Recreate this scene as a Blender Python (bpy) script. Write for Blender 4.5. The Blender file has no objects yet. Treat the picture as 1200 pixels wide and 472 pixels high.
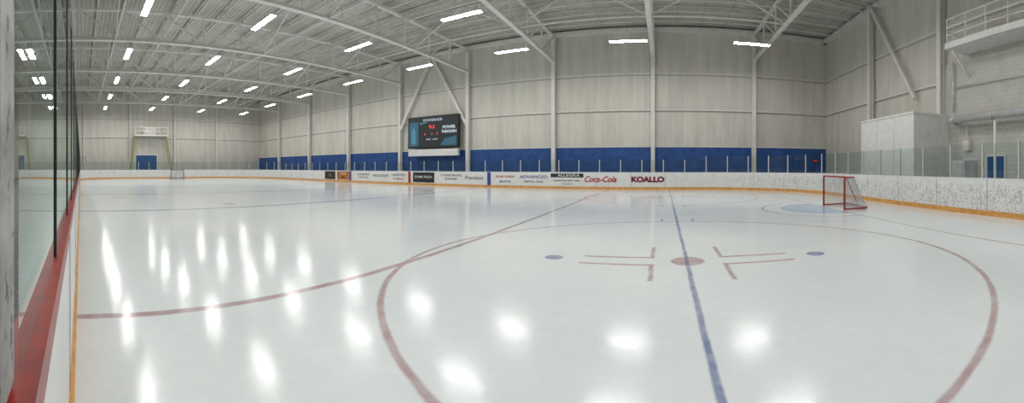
import bpy, bmesh, math, random
from mathutils import Vector, Matrix
random.seed(3)
SC=bpy.context.scene
COL=SC.collection
PI=math.pi

# ------------------------------------------------------------------ helpers
def link(o,parent=None):
    COL.objects.link(o)
    if parent: o.parent=parent
    return o
def empty(name,loc=(0,0,0)):
    e=bpy.data.objects.new(name,None); e.empty_display_size=.2; e.location=loc
    return link(e)
class MB:
    def __init__(s): s.v=[];s.f=[];s.m=[]
    def box(s,x0,x1,y0,y1,z0,z1,mi=0):
        n=len(s.v)
        s.v+=[(x0,y0,z0),(x1,y0,z0),(x1,y1,z0),(x0,y1,z0),(x0,y0,z1),(x1,y0,z1),(x1,y1,z1),(x0,y1,z1)]
        for q in ((0,3,2,1),(4,5,6,7),(0,1,5,4),(1,2,6,5),(2,3,7,6),(3,0,4,7)):
            s.f.append([n+i for i in q]); s.m.append(mi)
    def bar(s,p,q,w,h=None,mi=0,up=(0,0,1)):
        h=h or w
        p=Vector(p);q=Vector(q);d=(q-p).normalized();u=Vector(up)
        if abs(d.dot(u))>.98: u=Vector((0,1,0)) if abs(d.y)<.9 else Vector((1,0,0))
        a=d.cross(u).normalized();b=a.cross(d).normalized()
        n=len(s.v)
        for e in (p,q):
            for sa,sb in ((-1,-1),(1,-1),(1,1),(-1,1)):
                s.v.append(tuple(e+a*sa*w/2+b*sb*h/2))
        for f in ((0,1,2,3),(7,6,5,4),(0,4,5,1),(1,5,6,2),(2,6,7,3),(3,7,4,0)):
            s.f.append([n+i for i in f]); s.m.append(mi)
    def tube(s,pts,r,seg=10,mi=0):
        pts=[Vector(p) for p in pts]; rings=[]
        for i,p in enumerate(pts):
            if i==0: d=pts[1]-p
            elif i==len(pts)-1: d=p-pts[i-1]
            else: d=(pts[i+1]-p).normalized()+(p-pts[i-1]).normalized()
            d.normalize()
            u=Vector((0,0,1)) if abs(d.z)<.9 else Vector((1,0,0))
            a=d.cross(u).normalized();b=a.cross(d)
            n=len(s.v); rings.append(n)
            for k in range(seg):
                t=2*PI*k/seg; s.v.append(tuple(p+a*math.cos(t)*r+b*math.sin(t)*r))
        for i in range(len(rings)-1):
            for k in range(seg):
                k2=(k+1)%seg
                s.f.append([rings[i]+k,rings[i]+k2,rings[i+1]+k2,rings[i+1]+k]); s.m.append(mi)
        s.f.append([rings[0]+k for k in range(seg)][::-1]); s.m.append(mi)
        s.f.append([rings[-1]+k for k in range(seg)]); s.m.append(mi)
    def quad(s,a,b,c,d,mi=0):
        n=len(s.v); s.v+=[tuple(a),tuple(b),tuple(c),tuple(d)]; s.f.append([n,n+1,n+2,n+3]); s.m.append(mi)
    def obj(s,name,mats,parent=None,smooth=False,bevel=0):
        me=bpy.data.meshes.new(name); me.from_pydata(s.v,[],s.f)
        if not isinstance(mats,(list,tuple)): mats=[mats]
        for m in mats: me.materials.append(m)
        for p,mi in zip(me.polygons,s.m):
            p.material_index=mi; p.use_smooth=smooth
        me.update()
        bm=bmesh.new(); bm.from_mesh(me); bmesh.ops.recalc_face_normals(bm,faces=bm.faces); bm.to_mesh(me); bm.free()
        o=bpy.data.objects.new(name,me); link(o,parent)
        if bevel:
            b=o.modifiers.new('bevel','BEVEL'); b.width=bevel; b.segments=2; b.limit_method='ANGLE'
        return o

class NT:
    def __init__(s,name):
        s.mat=bpy.data.materials.new(name); s.mat.use_nodes=True
        s.t=s.mat.node_tree; s.b=s.t.nodes['Principled BSDF']; s.out=s.t.nodes['Material Output']
    def n(s,typ,**kw):
        nd=s.t.nodes.new(typ)
        for k,v in kw.items(): setattr(nd,k,v)
        return nd
    def L(s,a,b): s.t.links.new(a,b)
    def put(s,sock,v):
        if hasattr(v,'is_output'): s.L(v,sock)
        else: sock.default_value=v
    def m(s,op,a,b=0.0,c=None):
        nd=s.n('ShaderNodeMath',operation=op)
        s.put(nd.inputs[0],a); s.put(nd.inputs[1],b)
        if c is not None: s.put(nd.inputs[2],c)
        return nd.outputs[0]
    def sm(s,v,a,b,o0=0.0,o1=1.0,kind='SMOOTHSTEP'):
        nd=s.n('ShaderNodeMapRange',interpolation_type=kind)
        s.put(nd.inputs[0],v)
        nd.inputs[1].default_value=a; nd.inputs[2].default_value=b
        nd.inputs[3].default_value=o0; nd.inputs[4].default_value=o1
        return nd.outputs[0]
    def band(s,v,c,hw,soft=.012):
        d=s.m('ABSOLUTE',s.m('SUBTRACT',v,c))
        return s.sm(d,max(hw-soft,0),hw+soft,1,0)
    def mix(s,f,a,b,bt='MIX'):
        nd=s.n('ShaderNodeMix',data_type='RGBA',blend_type=bt)
        s.put(nd.inputs[0],f)
        s.put(nd.inputs[6],a if hasattr(a,'is_output') else (*a,1)); s.put(nd.inputs[7],b if hasattr(b,'is_output') else (*b,1))
        return nd.outputs[2]
    def xyz(s):
        g=s.n('ShaderNodeNewGeometry'); sp=s.n('ShaderNodeSeparateXYZ'); s.L(g.outputs['Position'],sp.inputs[0])
        s.pos=g.outputs['Position']
        return sp.outputs
    def noise(s,scale,detail=3,vec=None,sc=None,rough=.55):
        nd=s.n('ShaderNodeTexNoise'); nd.inputs['Scale'].default_value=scale; nd.inputs['Detail'].default_value=detail
        nd.inputs['Roughness'].default_value=rough
        if vec is None:
            vec=s.n('ShaderNodeNewGeometry').outputs['Position']
        if sc:
            mp=s.n('ShaderNodeMapping'); mp.inputs['Scale'].default_value=sc; s.L(vec,mp.inputs[0]); vec=mp.outputs[0]
        s.L(vec,nd.inputs['Vector'])
        return nd.outputs[0]
    def color(s,c): s.put(s.b.inputs['Base Color'],c if hasattr(c,'is_output') else (*c,1))
    def bump(s,h,strength=.2,dist=.02):
        nd=s.n('ShaderNodeBump'); nd.inputs['Strength'].default_value=strength; nd.inputs['Distance'].default_value=dist
        s.L(h,nd.inputs['Height']); s.L(nd.outputs[0],s.b.inputs['Normal'])

def simple(name,c,rough=.5,metal=0,var=.12,scale=6):
    k=NT(name)
    n=k.noise(scale)
    k.color(k.mix(k.sm(n,.3,.7),tuple(x*(1-var) for x in c),tuple(min(1,x*(1+var)) for x in c)))
    k.b.inputs['Roughness'].default_value=rough; k.b.inputs['Metallic'].default_value=metal
    return k.mat
def emis(name,c,st):
    k=NT(name); k.color((.02,.02,.02)); k.b.inputs['Emission Color'].default_value=(*c,1); k.b.inputs['Emission Strength'].default_value=st
    return k.mat

# ------------------------------------------------------------------ dimensions (metres)
CZ=1.577
XR,XL,YF,YN=9.25,-52.2,26.3,-.07      # inner faces of the dasher boards
RC=7.6
BH=1.20
WX0,WX1,WY0,WY1,WH=-55.5,13.5,-12.0,29.0,12.6
YC=(YF+YN)/2
XC=-21.5
TR=[7.1-7.95*k for k in range(8)]       # truss / column lines
TB=10.0                                  # truss bottom chord

# ------------------------------------------------------------------ materials
def wall_mat(name,axis,base=(.72,.70,.635)):
    k=NT(name); x,y,z=k.xyz(); h=x if axis=='X' else y
    st=k.noise(1.0,4,sc=(1.6,1.6,.22)); fine=k.noise(14,3)
    c=k.mix(k.sm(st,.3,.72),tuple(v*.90 for v in base),tuple(v*1.06 for v in base))
    fr=k.m('FRACT',k.m('DIVIDE',h,1.0)); seam=k.band(fr,.5,.02,.014)
    c=k.mix(k.m('MULTIPLY',seam,.25),c,(.40,.38,.34))
    rib=k.m('SINE',k.m('MULTIPLY',h,2*PI*4))
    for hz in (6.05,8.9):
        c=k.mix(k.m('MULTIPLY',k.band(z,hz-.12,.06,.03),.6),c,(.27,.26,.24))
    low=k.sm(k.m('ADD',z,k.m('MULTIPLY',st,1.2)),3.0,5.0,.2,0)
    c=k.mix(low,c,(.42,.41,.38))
    c=k.mix(k.sm(fine,.35,.65,0,.08),c,(.42,.41,.38))
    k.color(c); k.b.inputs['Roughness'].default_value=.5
    k.bump(rib,.25,.015)
    return k.mat
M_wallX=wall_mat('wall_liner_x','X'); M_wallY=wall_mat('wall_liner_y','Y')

def block_mat():
    k=NT('concrete_block')
    x,y,z=k.xyz(); cb=k.n('ShaderNodeCombineXYZ'); k.L(y,cb.inputs[0]); k.L(z,cb.inputs[1])
    br=k.n('ShaderNodeTexBrick'); k.L(cb.outputs[0],br.inputs['Vector']); br.inputs['Scale'].default_value=1
    br.inputs['Brick Width'].default_value=.42; br.inputs['Row Height'].default_value=.21; br.inputs['Mortar Size'].default_value=.008
    br.inputs['Color1'].default_value=(.66,.65,.61,1); br.inputs['Color2'].default_value=(.63,.62,.58,1); br.inputs['Mortar'].default_value=(.50,.49,.46,1)
    n=k.noise(1.2,4)
    k.color(k.mix(k.sm(n,.45,.7,0,.35),br.outputs[0],(.46,.45,.42))); k.b.inputs['Roughness'].default_value=.75
    return k.mat
M_block=block_mat()

def ice_mat():
    k=NT('ice'); x,y,z=k.xyz()
    w1=k.m('MULTIPLY',k.m('SUBTRACT',k.noise(1.6,3),.5),.05); w2=k.m('MULTIPLY',k.m('SUBTRACT',k.noise(2.1,3,sc=(1,1.3,1)),.5),.05)
    X=k.m('ADD',x,w1); Y=k.m('ADD',y,w2)
    U=k.m('ABSOLUTE',k.m('SUBTRACT',X,XC)); V=k.m('SUBTRACT',k.m('ABSOLUTE',k.m('SUBTRACT',Y,YC)),6.88)
    u=k.m('SUBTRACT',U,.40-XC)
    au=k.m('ABSOLUTE',u); av=k.m('ABSOLUTE',V)
    def ln(a,b): return k.m('SQRT',k.m('ADD',k.m('MULTIPLY',a,a),k.m('MULTIPLY',b,b)))
    def mx(*a):
        r=a[0]
        for q in a[1:]: r=k.m('MAXIMUM',r,q)
        return r
    def rng(v,a,b,s=.015): return k.m('MULTIPLY',k.sm(v,a-s,a+s),k.sm(v,b-s,b+s,1,0))
    r=ln(u,V)
    ring=k.band(r,4.60,.04,.022); spot=k.sm(r,.26,.31,1,0)
    lbar=k.m('MULTIPLY',k.band(av,.24,.042,.02),rng(au,.56,1.8)); sbar=k.m('MULTIPLY',k.band(au,.6,.036,.02),rng(av,.20,1.1))
    hsh=k.m('MULTIPLY',k.band(au,.45,.03),rng(av,4.57,5.15))
    nz=ln(k.m('SUBTRACT',U,6.7),V); nspot=k.sm(nz,.27,.31,1,0)
    goal_l=k.band(U,27.7,.032)
    mid=k.band(X,XC,.15); thin=k.band(X,-3.93,.06,.025)
    red=mx(k.m('MULTIPLY',ring,.95),spot,lbar,sbar,hsh,nspot,goal_l,k.m('MULTIPLY',mid,.8),thin)
    bthin=k.band(X,.385,.034,.018); bl=k.band(U,8.1,.15)
    bd=ln(k.m('SUBTRACT',au,2.3),V); bdot=k.sm(bd,.15,.18,1,0)
    cr=ln(k.m('SUBTRACT',U,27.7),k.m('SUBTRACT',Y,YC)); front=k.sm(U,27.68,27.7,1,0)
    cfill=k.m('MULTIPLY',k.sm(cr,1.74,1.77,1,0),front)
    cring=k.m('MULTIPLY',mx(k.band(cr,1.8,.04),k.band(cr,2.55,.04)),front)
    cc=ln(k.m('SUBTRACT',X,XC),k.m('SUBTRACT',Y,YC)); cen=k.band(cc,4.57,.035)
    blue=mx(bthin,k.m('MULTIPLY',bl,.75),bdot,k.m('MULTIPLY',cring,.8),k.m('MULTIPLY',cen,.6))
    fade=k.sm(k.noise(3.5,4),.25,.7,.62,.95)
    n1=k.noise(.35,4); n2=k.noise(5,5)
    base=k.mix(k.sm(n1,.3,.7),(.765,.825,.85),(.845,.885,.90))
    base=k.mix(k.sm(n2,.3,.75,0,.35),base,(.70,.775,.80))
    sc1=k.noise(3.0,6,sc=(.5,9,1),rough=.7); sc2=k.noise(3.0,6,sc=(8,.6,1),rough=.7); sc3=k.noise(2.2,7,sc=(2.5,2.5,1),rough=.75)
    s=k.m('MAXIMUM',k.m('MAXIMUM',k.band(sc1,.5,.006,.006),k.band(sc2,.52,.006,.006)),k.band(sc3,.5,.004,.004))
    base=k.mix(k.m('MULTIPLY',s,.35),base,(.96,.97,.97))
    base=k.mix(k.m('MULTIPLY',cfill,.6),base,(.20,.42,.70))
    base=k.mix(k.m('MULTIPLY',red,k.m('MULTIPLY',fade,.74)),base,(.33,.11,.12))
    base=k.mix(k.m('MULTIPLY',blue,k.m('MULTIPLY',fade,.85)),base,(.08,.12,.34))
    k.color(base)
    k.put(k.b.inputs['Roughness'],k.sm(n2,.3,.7,.09,.15))
    k.b.inputs['IOR'].default_value=1.36
    k.bump(k.m('ADD',k.noise(9,3),k.m('MULTIPLY',s,.2)),.026,.02)
    return k.mat
M_ice=ice_mat()

def floor_mat():
    k=NT('rubber_floor'); n=k.noise(30,4); k.color(k.mix(k.sm(n,.4,.65),(.14,.14,.145),(.26,.26,.26))); k.b.inputs['Roughness'].default_value=.8
    return k.mat
M_floor=floor_mat()

def deck_mat():
    k=NT('roof_deck'); x,y,z=k.xyz()
    rib=k.m('SINE',k.m('MULTIPLY',y,2*PI/.3)); n=k.noise(.5,3)
    c=k.mix(k.sm(n,.3,.7),(.56,.545,.50),(.66,.64,.59))
    c=k.mix(k.sm(rib,.2,.8,0,.35),c,(.30,.29,.27))
    pn=k.band(k.m('FRACT',k.m('DIVIDE',x,1.9)),.5,.02,.01)
    c=k.mix(k.m('MULTIPLY',pn,.5),c,(.22,.22,.2))
    k.color(c); k.b.inputs['Roughness'].default_value=.55; k.bump(rib,.5,.03)
    return k.mat
M_deck=deck_mat()
M_steel=simple('painted_steel',(.80,.79,.75),.45,0,.05,3)
M_steel2=simple('joist_steel',(.74,.73,.69),.5,0,.08,3)
M_blue=simple('blue_wall_panel',(.020,.085,.31),.35,0,.2,2)
M_orange=simple('kickplate_orange',(.66,.33,.09),.4,0,.15,4)
M_red=simple('red_cap',(.32,.024,.018),.35,0,.25,12)
M_capw=simple('cap_white',(.68,.71,.72),.35,0,.06,4)
M_alu=simple('aluminium',(.66,.68,.68),.35,.5,.08,8)
M_dark=simple('dark_gasket',(.03,.035,.035),.5,0,.2,8)
M_black=simple('black_plastic',(.015,.015,.018),.4,0,.2,8)
M_white=simple('white_paint',(.82,.82,.80),.45,0,.05,3)
M_duct=simple('galvanised_duct',(.72,.73,.74),.35,.3,.06,4)
M_door=simple('door_blue',(.02,.10,.30),.4)
M_redgoal=simple('goal_red',(.34,.02,.018),.35)
M_net=simple('net_cord',(.50,.50,.50),.7)
M_pad=simple('goal_pad',(.70,.70,.70),.6)
M_stripeR=simple('stripe_red',(.40,.03,.03),.4)
M_stripeB=simple('stripe_blue',(.03,.07,.30),.4)
M_yel=simple('pale_green_paint',(.36,.38,.14),.5)
M_shell=simple('light_housing',(.60,.60,.60),.4)
M_adr=simple('ad_red',(.45,.01,.015),.4); M_adk=simple('ad_black',(.02,.02,.025),.4); M_ado=simple('ad_orange',(.45,.16,.03),.4); M_adw=simple('ad_white',(.78,.78,.76),.4,0,.05)
M_adg=simple('ad_darkred',(.20,.005,.03),.4)
M_adt=simple('ad_grey_text',(.09,.09,.10),.4)
def board_mat():
    k=NT('hdpe_board'); n=k.noise(15,5,rough=.7); n2=k.noise(2.2,4); n3=k.noise(7,4,sc=(1,1,.3),rough=.75)
    x,y,z=k.xyz()
    c=k.mix(k.sm(n2,.3,.7),(.76,.77,.765),(.84,.845,.84))
    right=k.sm(x,2,9,.25,1)
    hgt=k.sm(z,.75,1.15,1,.25)
    rh=k.m('MULTIPLY',right,hgt)
    spk=k.m('MULTIPLY',k.m('MULTIPLY',k.sm(n,.50,.60),k.sm(n2,.34,.54,.3,1.0)),rh)
    c=k.mix(k.m('MULTIPLY',spk,.7),c,(.20,.20,.20))
    c=k.mix(k.m('MULTIPLY',k.sm(n3,.50,.66,0,.6),rh),c,(.34,.34,.34))
    k.color(c); k.b.inputs['Roughness'].default_value=.35
    return k.mat
M_board=board_mat()
def post_mat():
    k=NT('speckled_post'); n=k.noise(45,4,sc=(1,1,.5),rough=.7); n2=k.noise(9,4)
    c=k.mix(k.sm(n2,.35,.65),(.30,.30,.30),(.46,.46,.45)); c=k.mix(k.sm(n,.57,.64,0,.8),c,(.08,.08,.08))
    k.color(c); k.b.inputs['Roughness'].default_value=.7; k.bump(n,.4,.004)
    return k.mat
M_post=post_mat()
def glass_mat(name,tint,gain):
    k=NT(name); k.t.nodes.remove(k.b)
    lw=k.n('ShaderNodeLayerWeight'); lw.inputs[0].default_value=.5
    f=k.m('POWER',lw.outputs['Facing'],5.0); f=k.m('MINIMUM',k.m('MULTIPLY_ADD',f,.96*gain,.04*gain),.97)
    tr=k.n('ShaderNodeBsdfTransparent'); tr.inputs[0].default_value=(*tint,1)
    gl=k.n('ShaderNodeBsdfGlossy'); gl.inputs['Roughness'].default_value=.02; gl.inputs[0].default_value=(.72,.79,.76,1)
    mx=k.n('ShaderNodeMixShader'); k.L(f,mx.inputs[0]); k.L(tr.outputs[0],mx.inputs[1]); k.L(gl.outputs[0],mx.inputs[2]); k.L(mx.outputs[0],k.out.inputs[0])
    return k.mat
M_glass=glass_mat('rink_glass',(.80,.87,.85),1.4)

# ------------------------------------------------------------------ room shell
def shell(name,b,mat):
    m=MB(); m.box(*b); return m.obj(name,mat)
shell('floor',(WX0-.3,WX1+.3,WY0-.3,WY1+.3,-.3,-.02),M_floor)
shell('ceiling',(WX0-.3,WX1+.3,WY0-.3,WY1+.3,WH,WH+.3),M_deck)
shell('wall_back',(WX0,WX1,WY1,WY1+.3,-.02,WH),M_wallX)
shell('wall_front',(WX0,WX1,WY0-.3,WY0,-.02,WH),M_wallX)
shell('wall_left',(WX0-.3,WX0,WY0,WY1,-.02,WH),M_wallY)
shell('wall_right',(WX1,WX1+.3,WY0,WY1,-.02,WH),M_wallY)
m=MB(); m.box(WX0+.02,WX1-.02,WY1-.06,WY1-.002,-.02,3.15); m.box(WX0+.02,WX1-.02,WY1-.09,WY1-.002,3.15,3.22,1)
for i in range(57): m.box(WX0+.6+i*1.2,WX0+.63+i*1.2,WY1-.075,WY1-.06,0,3.15)
m.obj('trim_blue_wainscot',[M_blue,M_steel])
m=MB(); m.box(WX1-.12,WX1-.002,WY0+.02,14.2,-.02,6.9); m.obj('trim_block_wainscot',M_block)

def path(off=0,n=20):
    pts=[]
    cs=[(XR-RC,YN+RC,-90),(XR-RC,YF-RC,0),(XL+RC,YF-RC,90),(XL+RC,YN+RC,180)]
    for cx,cy,a0 in cs:
        for i in range(n+1):
            a=math.radians(a0+90*i/n); pts.append((cx+(RC+off)*math.cos(a),cy+(RC+off)*math.sin(a)))
    return pts
def ring(m,o0,o1,z0,z1,mi=0,i0=None,i1=None):
    A=path(o0);B=path(o1);N=len(A)
    idx=list(range(N)) if i0 is None else list(range(i0,i1+1))
    n=len(m.v)
    for i in idx:
        m.v+=[(*A[i],z0),(*B[i],z0),(*B[i],z1),(*A[i],z1)]
    c=len(idx); rng=range(c) if i0 is None else range(c-1)
    for j in rng:
        a=n+4*j;b=n+4*((j+1)%c)
        for q in range(4):
            m.f.append([a+q,a+(q+1)%4,b+(q+1)%4,b+q]); m.m.append(mi)
me=bpy.data.meshes.new('ice_rink'); P=path(-.001); me.from_pydata([(x,y,0) for x,y in P],[],[list(range(len(P)))]); me.materials.append(M_ice)
link(bpy.data.objects.new('ice_sheet',me))

boards=empty('dasher_boards')
m=MB(); ring(m,0,.06,-.02,BH); m.obj('board_panels',M_board,boards)
m=MB(); ring(m,-.03,0.0,0,.17); m.obj('kickplate',M_orange,boards)
m=MB(); ring(m,-.004,.075,BH,BH+.03,0,0,len(path())-1); m.obj('cap_rail',M_capw,boards,bevel=0)
m=MB(); m.box(XL+RC,XR-RC,YN-.075,YN+.004,BH+.001,BH+.036); m.box(XL+RC,XR-RC,YN-.001,YN+.004,BH-.045,BH+.001); m.obj('red_cap_rail',M_red,boards)
def walk(step,off,start=0,skip=None):
    P=path(off,40);P.append(P[0]);out=[];acc=-start
    for a,b in zip(P[:-1],P[1:]):
        d=math.dist(a,b)
        while acc+d>=0 and d>0:
            t=-acc/d
            out.append((a[0]+(b[0]-a[0])*t,a[1]+(b[1]-a[1])*t,math.atan2(b[1]-a[1],b[0]-a[0]))); acc-=step
            if len(out)>2000: return out
        acc+=d
    return out
def obox(m,x,y,a,l,o0,o1,z0,z1,mi=0):
    t=Vector((math.cos(a),math.sin(a),0)); nrm=Vector((t.y,-t.x,0)); c=Vector((x,y,0))
    n=len(m.v)
    for z in (z0,z1):
        for s,o in ((-l/2,o0),(l/2,o0),(l/2,o1),(-l/2,o1)):
            p=c+t*s+nrm*o; m.v.append((p.x,p.y,z))
    for q in ((0,3,2,1),(4,5,6,7),(0,1,5,4),(1,2,6,5),(2,3,7,6),(3,0,4,7)):
        m.f.append([n+i for i in q]); m.m.append(mi)
m=MB()
for x,y,a in walk(2.44,0): obox(m,x,y,a,.014,-.003,.01,.17,BH)
m.obj('panel_seams',M_dark,boards)
m=MB()
for X,mi,w in ((XC,0,.30),(XC+8.1,1,.30),(XC-8.1,1,.30)):
    m.box(X-w/2,X+w/2,YF-.006,YF+.01,.17,BH,mi); m.box(X-w/2,X+w/2,YN-.01,YN+.003,.17,BH-.05,mi)
m.obj('line_stripes',[M_stripeR,M_stripeB],boards)

gl=empty('protective_glass')
def zt_at(x,y):
    if y<YN+.5: return 3.0
    return 2.35 if (x>XR-RC or x<XL+RC) else 2.1
W=walk(1.525,.068,start=.35)
mp=MB();mg=MB()
for i,(x,y,a) in enumerate(W):
    x2,y2,a2=W[(i+1)%len(W)]
    near=y<YN+.1 and y2<YN+.1
    if near: continue
    zt=max(zt_at(x,y),zt_at(x2,y2)) if not (y<YN+.5 or y2<YN+.5) else 3.0
    obox(mp,x,y,a,.06,-.03,.03,BH+.03,zt_at(x,y)+.02)
    mg.quad((x,y,BH+.03),(x2,y2,BH+.03),(x2,y2,zt),(x,y,zt))
YG=YN-.028
xs=[-.575,-1.42]
while xs[-1]>XL+RC+1.3: xs.append(xs[-1]-1.22)
for a,b in zip(xs[:-1],xs[1:]): mg.quad((a-.004,YG,BH+.036),(b+.004,YG,BH+.036),(b+.004,YG,3.0),(a-.004,YG,3.0))
md=MB()
for q in xs[1:]: md.box(q-.008,q+.008,YG-.006,YG+.006,BH+.036,3.02)
mg.obj('glass_panes',M_glass,gl); mp.obj('aluminium_posts',M_alu,gl); md.obj('joint_strips',M_dark,gl)
m=MB(); m.box(-.575,-.465,YN-.17,YN-.033,BH+.04,3.3); m.box(-.60,-.43,YN-.22,YN-.08,-.02,BH-.02)
m.obj('glass_end_post',M_post,None,bevel=.008)
m=MB(); m.tube([(9.42,7.6,0),(9.42,7.6,3.1)],.045); m.obj('netting_post',M_white)

# ------------------------------------------------------------------ structure
def icol(m,x,y,ax,zt,w=.30,d=.32,zb=-.02):
    if ax=='X':
        s=-1 if y>0 else 1
        m.box(x-w/2,x+w/2,min(y,y+s*.03),max(y,y+s*.03),zb,zt); m.box(x-w/2,x+w/2,min(y+s*d,y+s*(d+.03)),max(y+s*d,y+s*(d+.03)),zb,zt)
        m.box(x-.012,x+.012,min(y,y+s*d),max(y,y+s*d),zb,zt)
    else:
        s=-1 if x>0 else 1
        m.box(min(x,x+s*.03),max(x,x+s*.03),y-w/2,y+w/2,zb,zt); m.box(min(x+s*d,x+s*(d+.03)),max(x+s*d,x+s*(d+.03)),y-w/2,y+w/2,zb,zt)
        m.box(min(x,x+s*d),max(x,x+s*d),y-.012,y+.012,zb,zt)
for i,X in enumerate(TR):
    c=MB(); icol(c,X,WY1-.1,'X',12.4); c.obj('steel_column',M_steel)
    c=MB(); icol(c,X,WY0+.01,'X',12.4); c.obj('steel_column',M_steel)
for Y in (21.2,14.3,7.4,.5,-6.4):
    c=MB(); icol(c,WX1-.13,Y,'Y',12.4,zb=4.3 if Y==14.3 else -.02); c.obj('steel_column',M_steel)
    c=MB(); icol(c,WX0+.01,Y,'Y',12.4,.25,.2); c.obj('steel_column',M_steel)
m=MB()
for z in (6.05,8.9):
    m.box(WX0,WX1,WY1-.1,WY1-.001,z-.05,z+.05); m.box(WX1-.1,WX1-.001,WY0,WY1,z-.05,z+.05); m.box(WX0+.001,WX0+.1,WY0,WY1,z-.05,z+.05)
m.box(WX0,WX1,WY1-.35,WY1-.001,12.1,12.4); m.box(WX1-.35,WX1-.001,WY0,WY1,12.1,12.4)
m.obj('trim_wall_girts',M_steel)
m=MB()
mc=(TR[3]+TR[4])/2
m.bar((TR[4]+.1,WY1-.3,5.4),(mc-.15,WY1-.3,11.9),.26); m.bar((TR[3]-.1,WY1-.3,5.4),(mc+.15,WY1-.3,11.9),.26)
m.bar((WX1-.35,21.0,12.1),(WX1-.35,16.4,5.5),.2)
m.obj('wall_bracing',M_steel)

for i,X in enumerate(TR):
    m=MB(); y0,y1=WY0+.35,WY1-.4
    m.box(X-.15,X+.15,y0,y1,TB,TB+.07); m.box(X-.03,X+.03,y0,y1,TB+.07,TB+.24); m.box(X-.13,X+.13,y0,y1,12.0,12.15)
    n=14; dy=(y1-y0)/n
    for j in range(n):
        ya=y0+j*dy; yb=ya+dy
        m.bar((X,ya,12.05),(X,ya,TB+.1),.10)
        if j<n/2: m.bar((X,ya,12.05),(X,yb,TB+.1),.11)
        else: m.bar((X,yb,12.05),(X,ya,TB+.1),.11)
    m.bar((X,y1,12.05),(X,y1,TB+.1),.12)
    m.obj('roof_truss',M_steel)
ys=[]; y=WY0+1.1
while y<WY1-.5: ys.append(y); y+=1.72
m=MB()
for y in ys:
    m.box(WX0+.1,WX1-.1,y-.05,y+.05,12.5,12.56); m.box(WX0+.1,WX1-.1,y-.05,y+.05,12.14,12.19)
    x=WX0+.3; s=0
    while x<WX1-.8:
        m.bar((x,y,12.17 if s else 12.52),(x+.62,y,12.52 if s else 12.17),.032); x+=.62; s=1-s
m.obj('roof_joists',M_steel2)
m=MB()
for y in (2.3,13.2,21.0):
    m.bar((TR[-1],y,TB+.12),(TR[0],y,TB+.12),.08)
    for a,b in zip(TR[:-1],TR[1:]):
        m.bar((a,y,TB+.15),((a+b)/2,y,12.15),.08); m.bar((b,y,TB+.15),((a+b)/2,y,12.15),.08)
m.obj('truss_cross_bracing',M_steel)
m=MB(); m.tube([(WX0+.5,6.3,11.6),(WX1-.5,6.3,11.6)],.07); m.tube([(WX0+.5,19.6,11.6),(WX1-.5,19.6,11.6)],.05); m.obj('sprinkler_pipes',M_steel,None,True)

# ------------------------------------------------------------------ lights
LM=emis('led_panel',(1.0,.985,.95),61)
mb=MB()
mb.box(-1.25,1.25,-.2,.2,.01,.10,0)
mb.quad((-1.2,-.16,0),(-1.2,.16,0),(1.2,.16,0),(1.2,-.16,0),1)
for sx in (-1,1): mb.bar((sx*1.0,0,.1),(sx*1.0,0,2.6),.012)
base=None
ly=[23.7,16.95,9.8,3.35,-4.2]
for yy in ly:
    for k in range(8):
        X=5.75-8.03*k
        if base is None:
            base=mb.obj('ceiling_light',[M_shell,LM]); o=base
            for p in base.data.polygons:
                if p.material_index==1 and p.normal.z>0: p.flip()
        else:
            o=bpy.data.objects.new('ceiling_light',base.data); link(o)
        o.location=(X,16.2 if (k==0 and yy==16.95) else yy,9.66)

# ------------------------------------------------------------------ hockey goals
def goal(loc,flip):
    e=empty('hockey_goal',loc); e.rotation_euler=(0,0,PI if flip else 0)
    def arc(cx,cy,r,a0,a1,n=8): return [(cx+r*math.cos(math.radians(a0+(a1-a0)*i/n)),cy+r*math.sin(math.radians(a0+(a1-a0)*i/n))) for i in range(n+1)]
    f=MB(); hw=.915;H=1.22
    f.tube([(0,-hw,0),(0,-hw,H-.03),(0,-hw+.03,H),(0,hw-.03,H),(0,hw,H-.03),(0,hw,0)],.038)
    back=[(0,-hw)]+[(x,y) for x,y in arc(.7,-hw+.35,.4,-90,0)]+[(x,y) for x,y in arc(.7,hw-.35,.4,0,90)]+[(0,hw)]
    f.tube([(x,y,.04) for x,y in back],.03)
    top=[(0,-hw)]+arc(.25,-hw+.3,.3,-90,0)+arc(.25,hw-.3,.3,0,90)+[(0,hw)]
    f.tube([(x,y,H-.02) for x,y in top],.022)
    f.tube([(.55,0,H-.02),(1.1,0,.05)],.022)
    f.obj('frame',M_redgoal,e,True)
    p=MB(); p.tube([(x-.03,y*.97,.12) for x,y in back[2:-2]],.06); p.obj('base_pad',M_pad,e,True)
    nm=MB()
    def along(pl,t):
        L=[0]
        for a,b in zip(pl[:-1],pl[1:]): L.append(L[-1]+math.dist(a,b))
        s=t*L[-1]
        for i in range(len(pl)-1):
            if s<=L[i+1] or i==len(pl)-2:
                q=(s-L[i])/max(1e-6,L[i+1]-L[i]); return (pl[i][0]+(pl[i+1][0]-pl[i][0])*q,pl[i][1]+(pl[i+1][1]-pl[i][1])*q)
    NV=44;NH=14;G=[]
    for i in range(NV+1):
        a=along(back,i/NV);b=along(top,i/NV)
        G.append([Vector((a[0]+(b[0]-a[0])*j/NH,a[1]+(b[1]-a[1])*j/NH,.05+(H-.08)*j/NH)) for j in range(NH+1)])
    for i in range(NV+1):
        nm.bar(G[i][0],G[i][-1],.010)
    for j in range(1,NH):
        for i in range(NV): nm.bar(G[i][j],G[i+1][j],.010)
    for i in range(1,18):
        y=-hw+i*2*hw/18; nm.bar((0,y,H-.01),(.52,y,H-.02),.008)
    for i in range(1,6): nm.bar((i*.09,-hw+.05,H-.015),(i*.09,hw-.05,H-.015),.008)
    nm.obj('net',M_net,e)
    return e
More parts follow.
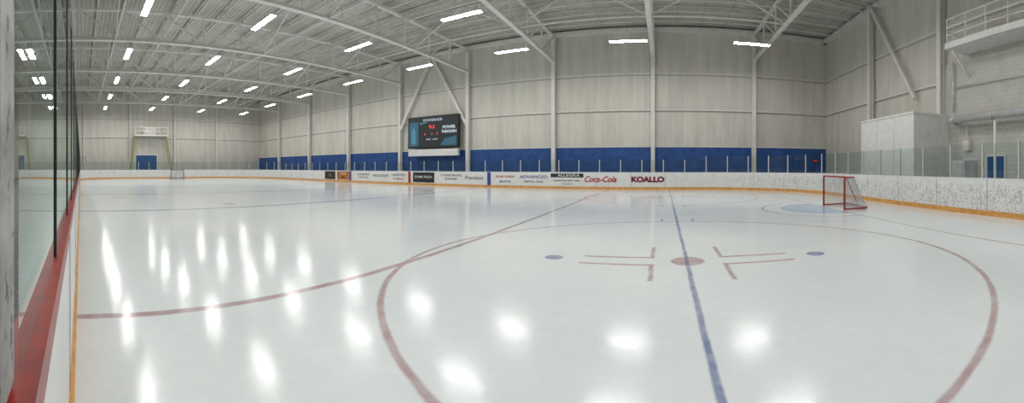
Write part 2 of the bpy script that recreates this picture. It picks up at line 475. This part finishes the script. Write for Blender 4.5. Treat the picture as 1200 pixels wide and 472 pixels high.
goal((6.4,YC-.1,0),False); goal((-49.2,YC,0),True)

# ------------------------------------------------------------------ text helper
def text(s,x,y,z,h,mat,parent,rotz=0,xs=1,bold=0,shear=0):
    c=bpy.data.curves.new('t','FONT'); c.body=s; c.size=h*1.4; c.align_x='CENTER'; c.align_y='CENTER'; c.extrude=.004; c.offset=bold; c.shear=shear
    o=bpy.data.objects.new('lettering',c); link(o); o.location=(x,y,z); o.rotation_euler=(PI/2,0,rotz); o.scale=(xs,1,1)
    bpy.context.view_layer.update()
    me=bpy.data.meshes.new_from_object(o); me.materials.clear(); me.materials.append(mat)
    o2=bpy.data.objects.new('lettering',me); link(o2,parent); o2.location=o.location; o2.rotation_euler=o.rotation_euler; o2.scale=o.scale
    bpy.data.objects.remove(o)
    return o2
def fx(px,Y): return Y*math.tan((px-778)/435)
YA=YF-.012
def ad(p0,p1,mat,lines,z0=.24,z1=1.14,band=None):
    e=empty('advertising_panel'); x0,x1=fx(p0,YF),fx(p1,YF)
    m=MB(); m.box(x0,x1,YA,YF-.001,z0,z1); m.obj('panel',mat,e)
    if band:
        m=MB(); m.box(x0+.02,x1-.02,YA-.004,YA,band[0],band[1]); m.obj('band',band[2],e)
    for (s,cx,z,h,mt,xs) in lines:
        text(s,x0+(x1-x0)*cx,YA-.01,z,h,mt,e,0,xs,.002)
T=M_adt
ad(381,393,M_adk,[('90',.5,.7,.35,M_ado,1)]); ad(395,410,M_ado,[('LOCAL',.5,.9,.2,M_adw,1),('GRILL',.5,.5,.2,M_adk,1)])
ad(416,436,M_adw,[('LONDON',.5,.85,.18,T,1.6),('HOME CARE',.5,.55,.12,T,1.5)])
ad(437,456,M_adw,[('HOCKEY',.5,.75,.26,T,1.5)]); ad(457,478,M_adw,[('UNITED',.5,.85,.22,T,1.6),('PLUMBING',.5,.5,.13,M_adr,1.5)])
ad(484,509,M_adk,[('DOME PIZZA',.5,.72,.2,M_adw,1.2)]); ad(511,541,M_adw,[('CORPORATE',.6,.9,.17,T,1.5),('BUSINESS',.6,.6,.14,T,1.5)])
ad(542,570,M_adw,[('Precision',.5,.72,.3,T,1.1)])
ad(578,606,M_adw,[('RINK SHOP',.5,.85,.16,M_adr,1.4),('sports',.5,.5,.2,M_stripeB,1.4)])
ad(608,643,M_adw,[('ADVANCED',.5,.85,.22,M_stripeB,1.35),('DENTAL CARE',.5,.5,.14,T,1.2)])
ad(645,684,M_adw,[('ALLEGRA',.55,.98,.18,M_adw,1.6),('MARKETING PRINT MAIL',.5,.6,.11,T,1.2),('www.print.ca',.5,.38,.09,T,1.2)],band=(.84,1.12,M_adk))
e_=empty('advertising_panel'); text('Coca-Cola',fx(703,YF),YA,.70,.41,M_adr,e_,0,.95,.012,.3)
e_=empty('advertising_panel'); text('KOALLO',fx(759,YF),YA,.70,.36,M_adg,e_,0,1.18,.03)

# ------------------------------------------------------------------ scoreboard
sb=empty('scoreboard'); SX0,SX1=-23.2,-17.4; SYY=28.15; DZ=-.5
m=MB(); m.box(SX0,SX1,SYY,SYY+.35,3.9+DZ,6.9+DZ); m.obj('cabinet',M_black,sb,bevel=.03)
m=MB(); m.box(SX0+.05,SX1-.05,SYY-.02,SYY+.3,3.15+DZ,3.78+DZ); m.obj('lower_sign',M_white,sb)
E_r=emis('led_red',(1,.05,.04),1.2); E_w=emis('led_white',(.8,.9,1),.75); E_b=emis('screen_blue',(.03,.16,.26),.6); E_d=emis('screen_dark',(.003,.014,.022),.4)
E_c=emis('screen_cyan',(.10,.35,.50),.6)
m=MB(); m.box(SX0+.12,SX1-.12,SYY-.012,SYY-.001,4.0+DZ,6.82+DZ); m.obj('screen',E_d,sb)
m=MB(); m.box(SX0+.2,SX0+1.3,SYY-.02,SYY-.013,4.1+DZ,6.4+DZ)
m.quad((SX1-1.95,SYY-.02,4.1+DZ),(SX1-.2,SYY-.02,4.1+DZ),(SX1-.2,SYY-.02,4.95+DZ),(SX1-1.5,SYY-.02,4.7+DZ))
m.obj('graphic_panels',E_b,sb)
m=MB(); m.box(SX0+.5,SX0+.95,SYY-.03,SYY-.021,4.3+DZ,5.6+DZ); m.box(SX0+.62,SX0+.83,SYY-.03,SYY-.021,5.6+DZ,5.9+DZ)
m.quad((SX0+1.5,SYY-.02,6.15+DZ),(SX0+2.3,SYY-.02,6.25+DZ),(SX0+2.2,SYY-.02,6.35+DZ),(SX0+1.45,SYY-.02,6.28+DZ)); m.obj('bottle_graphic',E_c,sb)
cx=(SX0+SX1)/2
text('POWERADE',cx+.1,SYY-.03,6.5+DZ,.24,E_w,sb,0,1.2); text('9:3',cx,SYY-.03,5.85+DZ,.32,E_r,sb,0,1.2,.01)
text('0',cx-.8,SYY-.03,5.2+DZ,.22,E_r,sb); text('0',cx+.6,SYY-.03,5.2+DZ,.22,E_r,sb); text('1',cx,SYY-.03,5.2+DZ,.22,E_w,sb)
text('POWER',SX1-1.0,SYY-.03,5.75+DZ,.27,E_w,sb,0,1.05,.01); text('THROUGH',SX1-1.0,SYY-.03,5.35+DZ,.25,E_w,sb,0,.95,.01)
text('HOME    GUEST',cx,SYY-.03,4.7+DZ,.14,E_w,sb)
m=MB()
for x in (SX0+.8,SX1-.8): m.box(x-.08,x+.08,SYY+.35,WY1-.01,4.3,4.5); m.box(x-.08,x+.08,SYY+.35,WY1-.01,5.6,5.8)
m.obj('mounting_arms',M_steel,sb)
ex=empty('exit_sign'); X=fx(955,28.9); m=MB(); m.box(X-.25,X+.25,28.8,28.93,2.0,2.25); m.obj('case',M_dark,ex); text('EXIT',X,28.78,2.12,.13,emis('exit_red',(1,.03,.02),1.2),ex)

# ------------------------------------------------------------------ right side
m=MB(); m.box(11.0,13.36,13.8,18.7,-.02,4.15); m.box(10.96,13.36,13.76,18.74,4.15,4.25)
for yy in (15.4,17.0): m.box(10.985,11.0,yy-.02,yy+.02,0,4.15,1)
m.obj('white_utility_room',[M_white,M_steel2])
m=MB(); m.tube([(12.8,12.9,3.9),(12.8,-4,3.9)],.18,16)
for yy in (12.9,10.5,8,5.5): m.tube([(12.8,yy-.03,3.9),(12.8,yy+.03,3.9)],.21,16)
m.tube([(12.8,13.05,3.9),(13.36,13.3,3.9)],.18,16)
m.obj('air_duct',M_duct,None,True)
bal=empty('observation_balcony')
m=MB(); m.box(12.0,13.36,3.0,12.7,7.12,7.4); m.obj('platform_slab',M_white,bal)
m=MB()
for i in range(9):
    yy=3.1+i*1.19; m.tube([(12.05,yy,7.4),(12.05,yy,8.5)],.03)
for z in (7.75,8.1,8.5): m.tube([(12.05,3.05,z),(12.05,12.65,z)],.03)
for i in range(64): m.bar((12.05,3.1+i*.15,7.4),(12.05,3.1+i*.15,8.5),.01)
m.tube([(12.05,12.65,8.5),(13.3,12.65,8.5)],.03); m.tube([(12.05,12.65,7.95),(13.3,12.65,7.95)],.03); m.obj('railing',M_steel,bal)
m=MB()
for yy in (4,8.2,12.4): m.bar((12.2,yy,7.1),(13.36,yy,6.0),.1)
m.obj('support_brackets',M_steel,bal)
m=MB(); m.tube([(13.25,13.4,6.9),(13.25,13.4,4.4)],.05); m.tube([(13.25,13.4,5.6),(13.25,9.0,5.6),(13.25,9.0,4.3)],.04); m.obj('conduit_pipes',M_duct,None,True)
def door(name,x,y0,y1,z1,mat):
    e=empty(name)
    m=MB()
    m.box(x-.06,x,y0,y1,-.02,z1); m.obj('leaf',mat,e)
    m=MB(); m.box(x-.09,x,y0-.08,y0,-.02,z1+.08); m.box(x-.09,x,y1,y1+.08,-.02,z1+.08); m.box(x-.09,x,y0,y1,z1,z1+.08); m.obj('frame',M_steel,e)
    m=MB(); m.tube([(x-.06,y0+.12,1.0),(x-.13,y0+.12,1.0),(x-.13,y0+.25,1.0)],.015); m.obj('handle',M_alu,e)
door('door_1',WX1-.12,10.2,11.2,2.08,M_door); door('door_2',WX1-.12,7.9,8.9,2.08,M_door)
m=MB(); m.box(12.5,13.3,11.9,12.9,-.02,1.9); m.box(12.46,12.5,12.0,12.8,.2,1.8); m.obj('electrical_cabinet',M_duct,None,bevel=.02)
m=MB(); m.box(13.1,13.37,12.2,12.6,2.4,2.9); m.bar((13.2,12.4,2.9),(13.2,12.4,3.7),.04); m.obj('wall_junction_box',M_steel)
e=empty('door_3'); m=MB(); m.box(WX0+.001,WX0+.06,8.3,11.5,-.02,3.4); m.obj('leaf',M_door,e)
m=MB(); m.box(WX0+.001,WX0+.1,8.15,8.3,-.02,3.55); m.box(WX0+.001,WX0+.1,11.5,11.65,-.02,3.55); m.box(WX0+.001,WX0+.1,8.3,11.5,3.4,3.55); m.obj('frame',M_steel,e)
pl=empty('camera_platform')
m=MB(); m.box(WX0+.22,WX0+1.7,7.9,12.9,6.2,6.4); m.obj('deck',M_white,pl)
m=MB()
for yy in (7.95,9.2,10.4,11.6,12.85): m.tube([(WX0+1.65,yy,6.4),(WX0+1.65,yy,7.5)],.05)
for z in (6.95,7.5): m.tube([(WX0+1.65,7.95,z),(WX0+1.65,12.85,z)],.05)
m.box(WX0+.5,WX0+1.2,9.4,11.2,6.4,7.5); m.obj('railing',M_steel,pl)
m=MB()
for yy,s in ((8.1,-1),(12.7,1)):
    m.bar((WX0+1.5,yy,6.2),(WX0+1.5,yy+s*1.0,-.02),.16); m.bar((WX0+.4,yy,6.2),(WX0+.4,yy+s*1.0,-.02),.12)
    m.bar((WX0+1.5,yy+s*.3,4.3),(WX0+.4,yy+s*.3,4.3),.1)
m.obj('legs',M_yel,pl)

# ------------------------------------------------------------------ world + camera
w=bpy.data.worlds.new('world'); SC.world=w; w.use_nodes=True; w.node_tree.nodes['Background'].inputs[0].default_value=(.8,.85,.9,1); w.node_tree.nodes['Background'].inputs[1].default_value=.3
cd=bpy.data.cameras.new('camera'); cam=bpy.data.objects.new('camera',cd); link(cam)
cam.location=(0,0,CZ); cam.rotation_euler=(PI/2,0,0)
cd.type='PANO'; cd.panorama_type='CENTRAL_CYLINDRICAL'
cd.central_cylindrical_range_u_min=-778/435; cd.central_cylindrical_range_u_max=422/435
cd.central_cylindrical_range_v_min=-276/435; cd.central_cylindrical_range_v_max=196/435
cd.central_cylindrical_radius=1.0; cd.clip_start=.01; cd.clip_end=300
SC.camera=cam
SC.view_settings.view_transform='Standard'
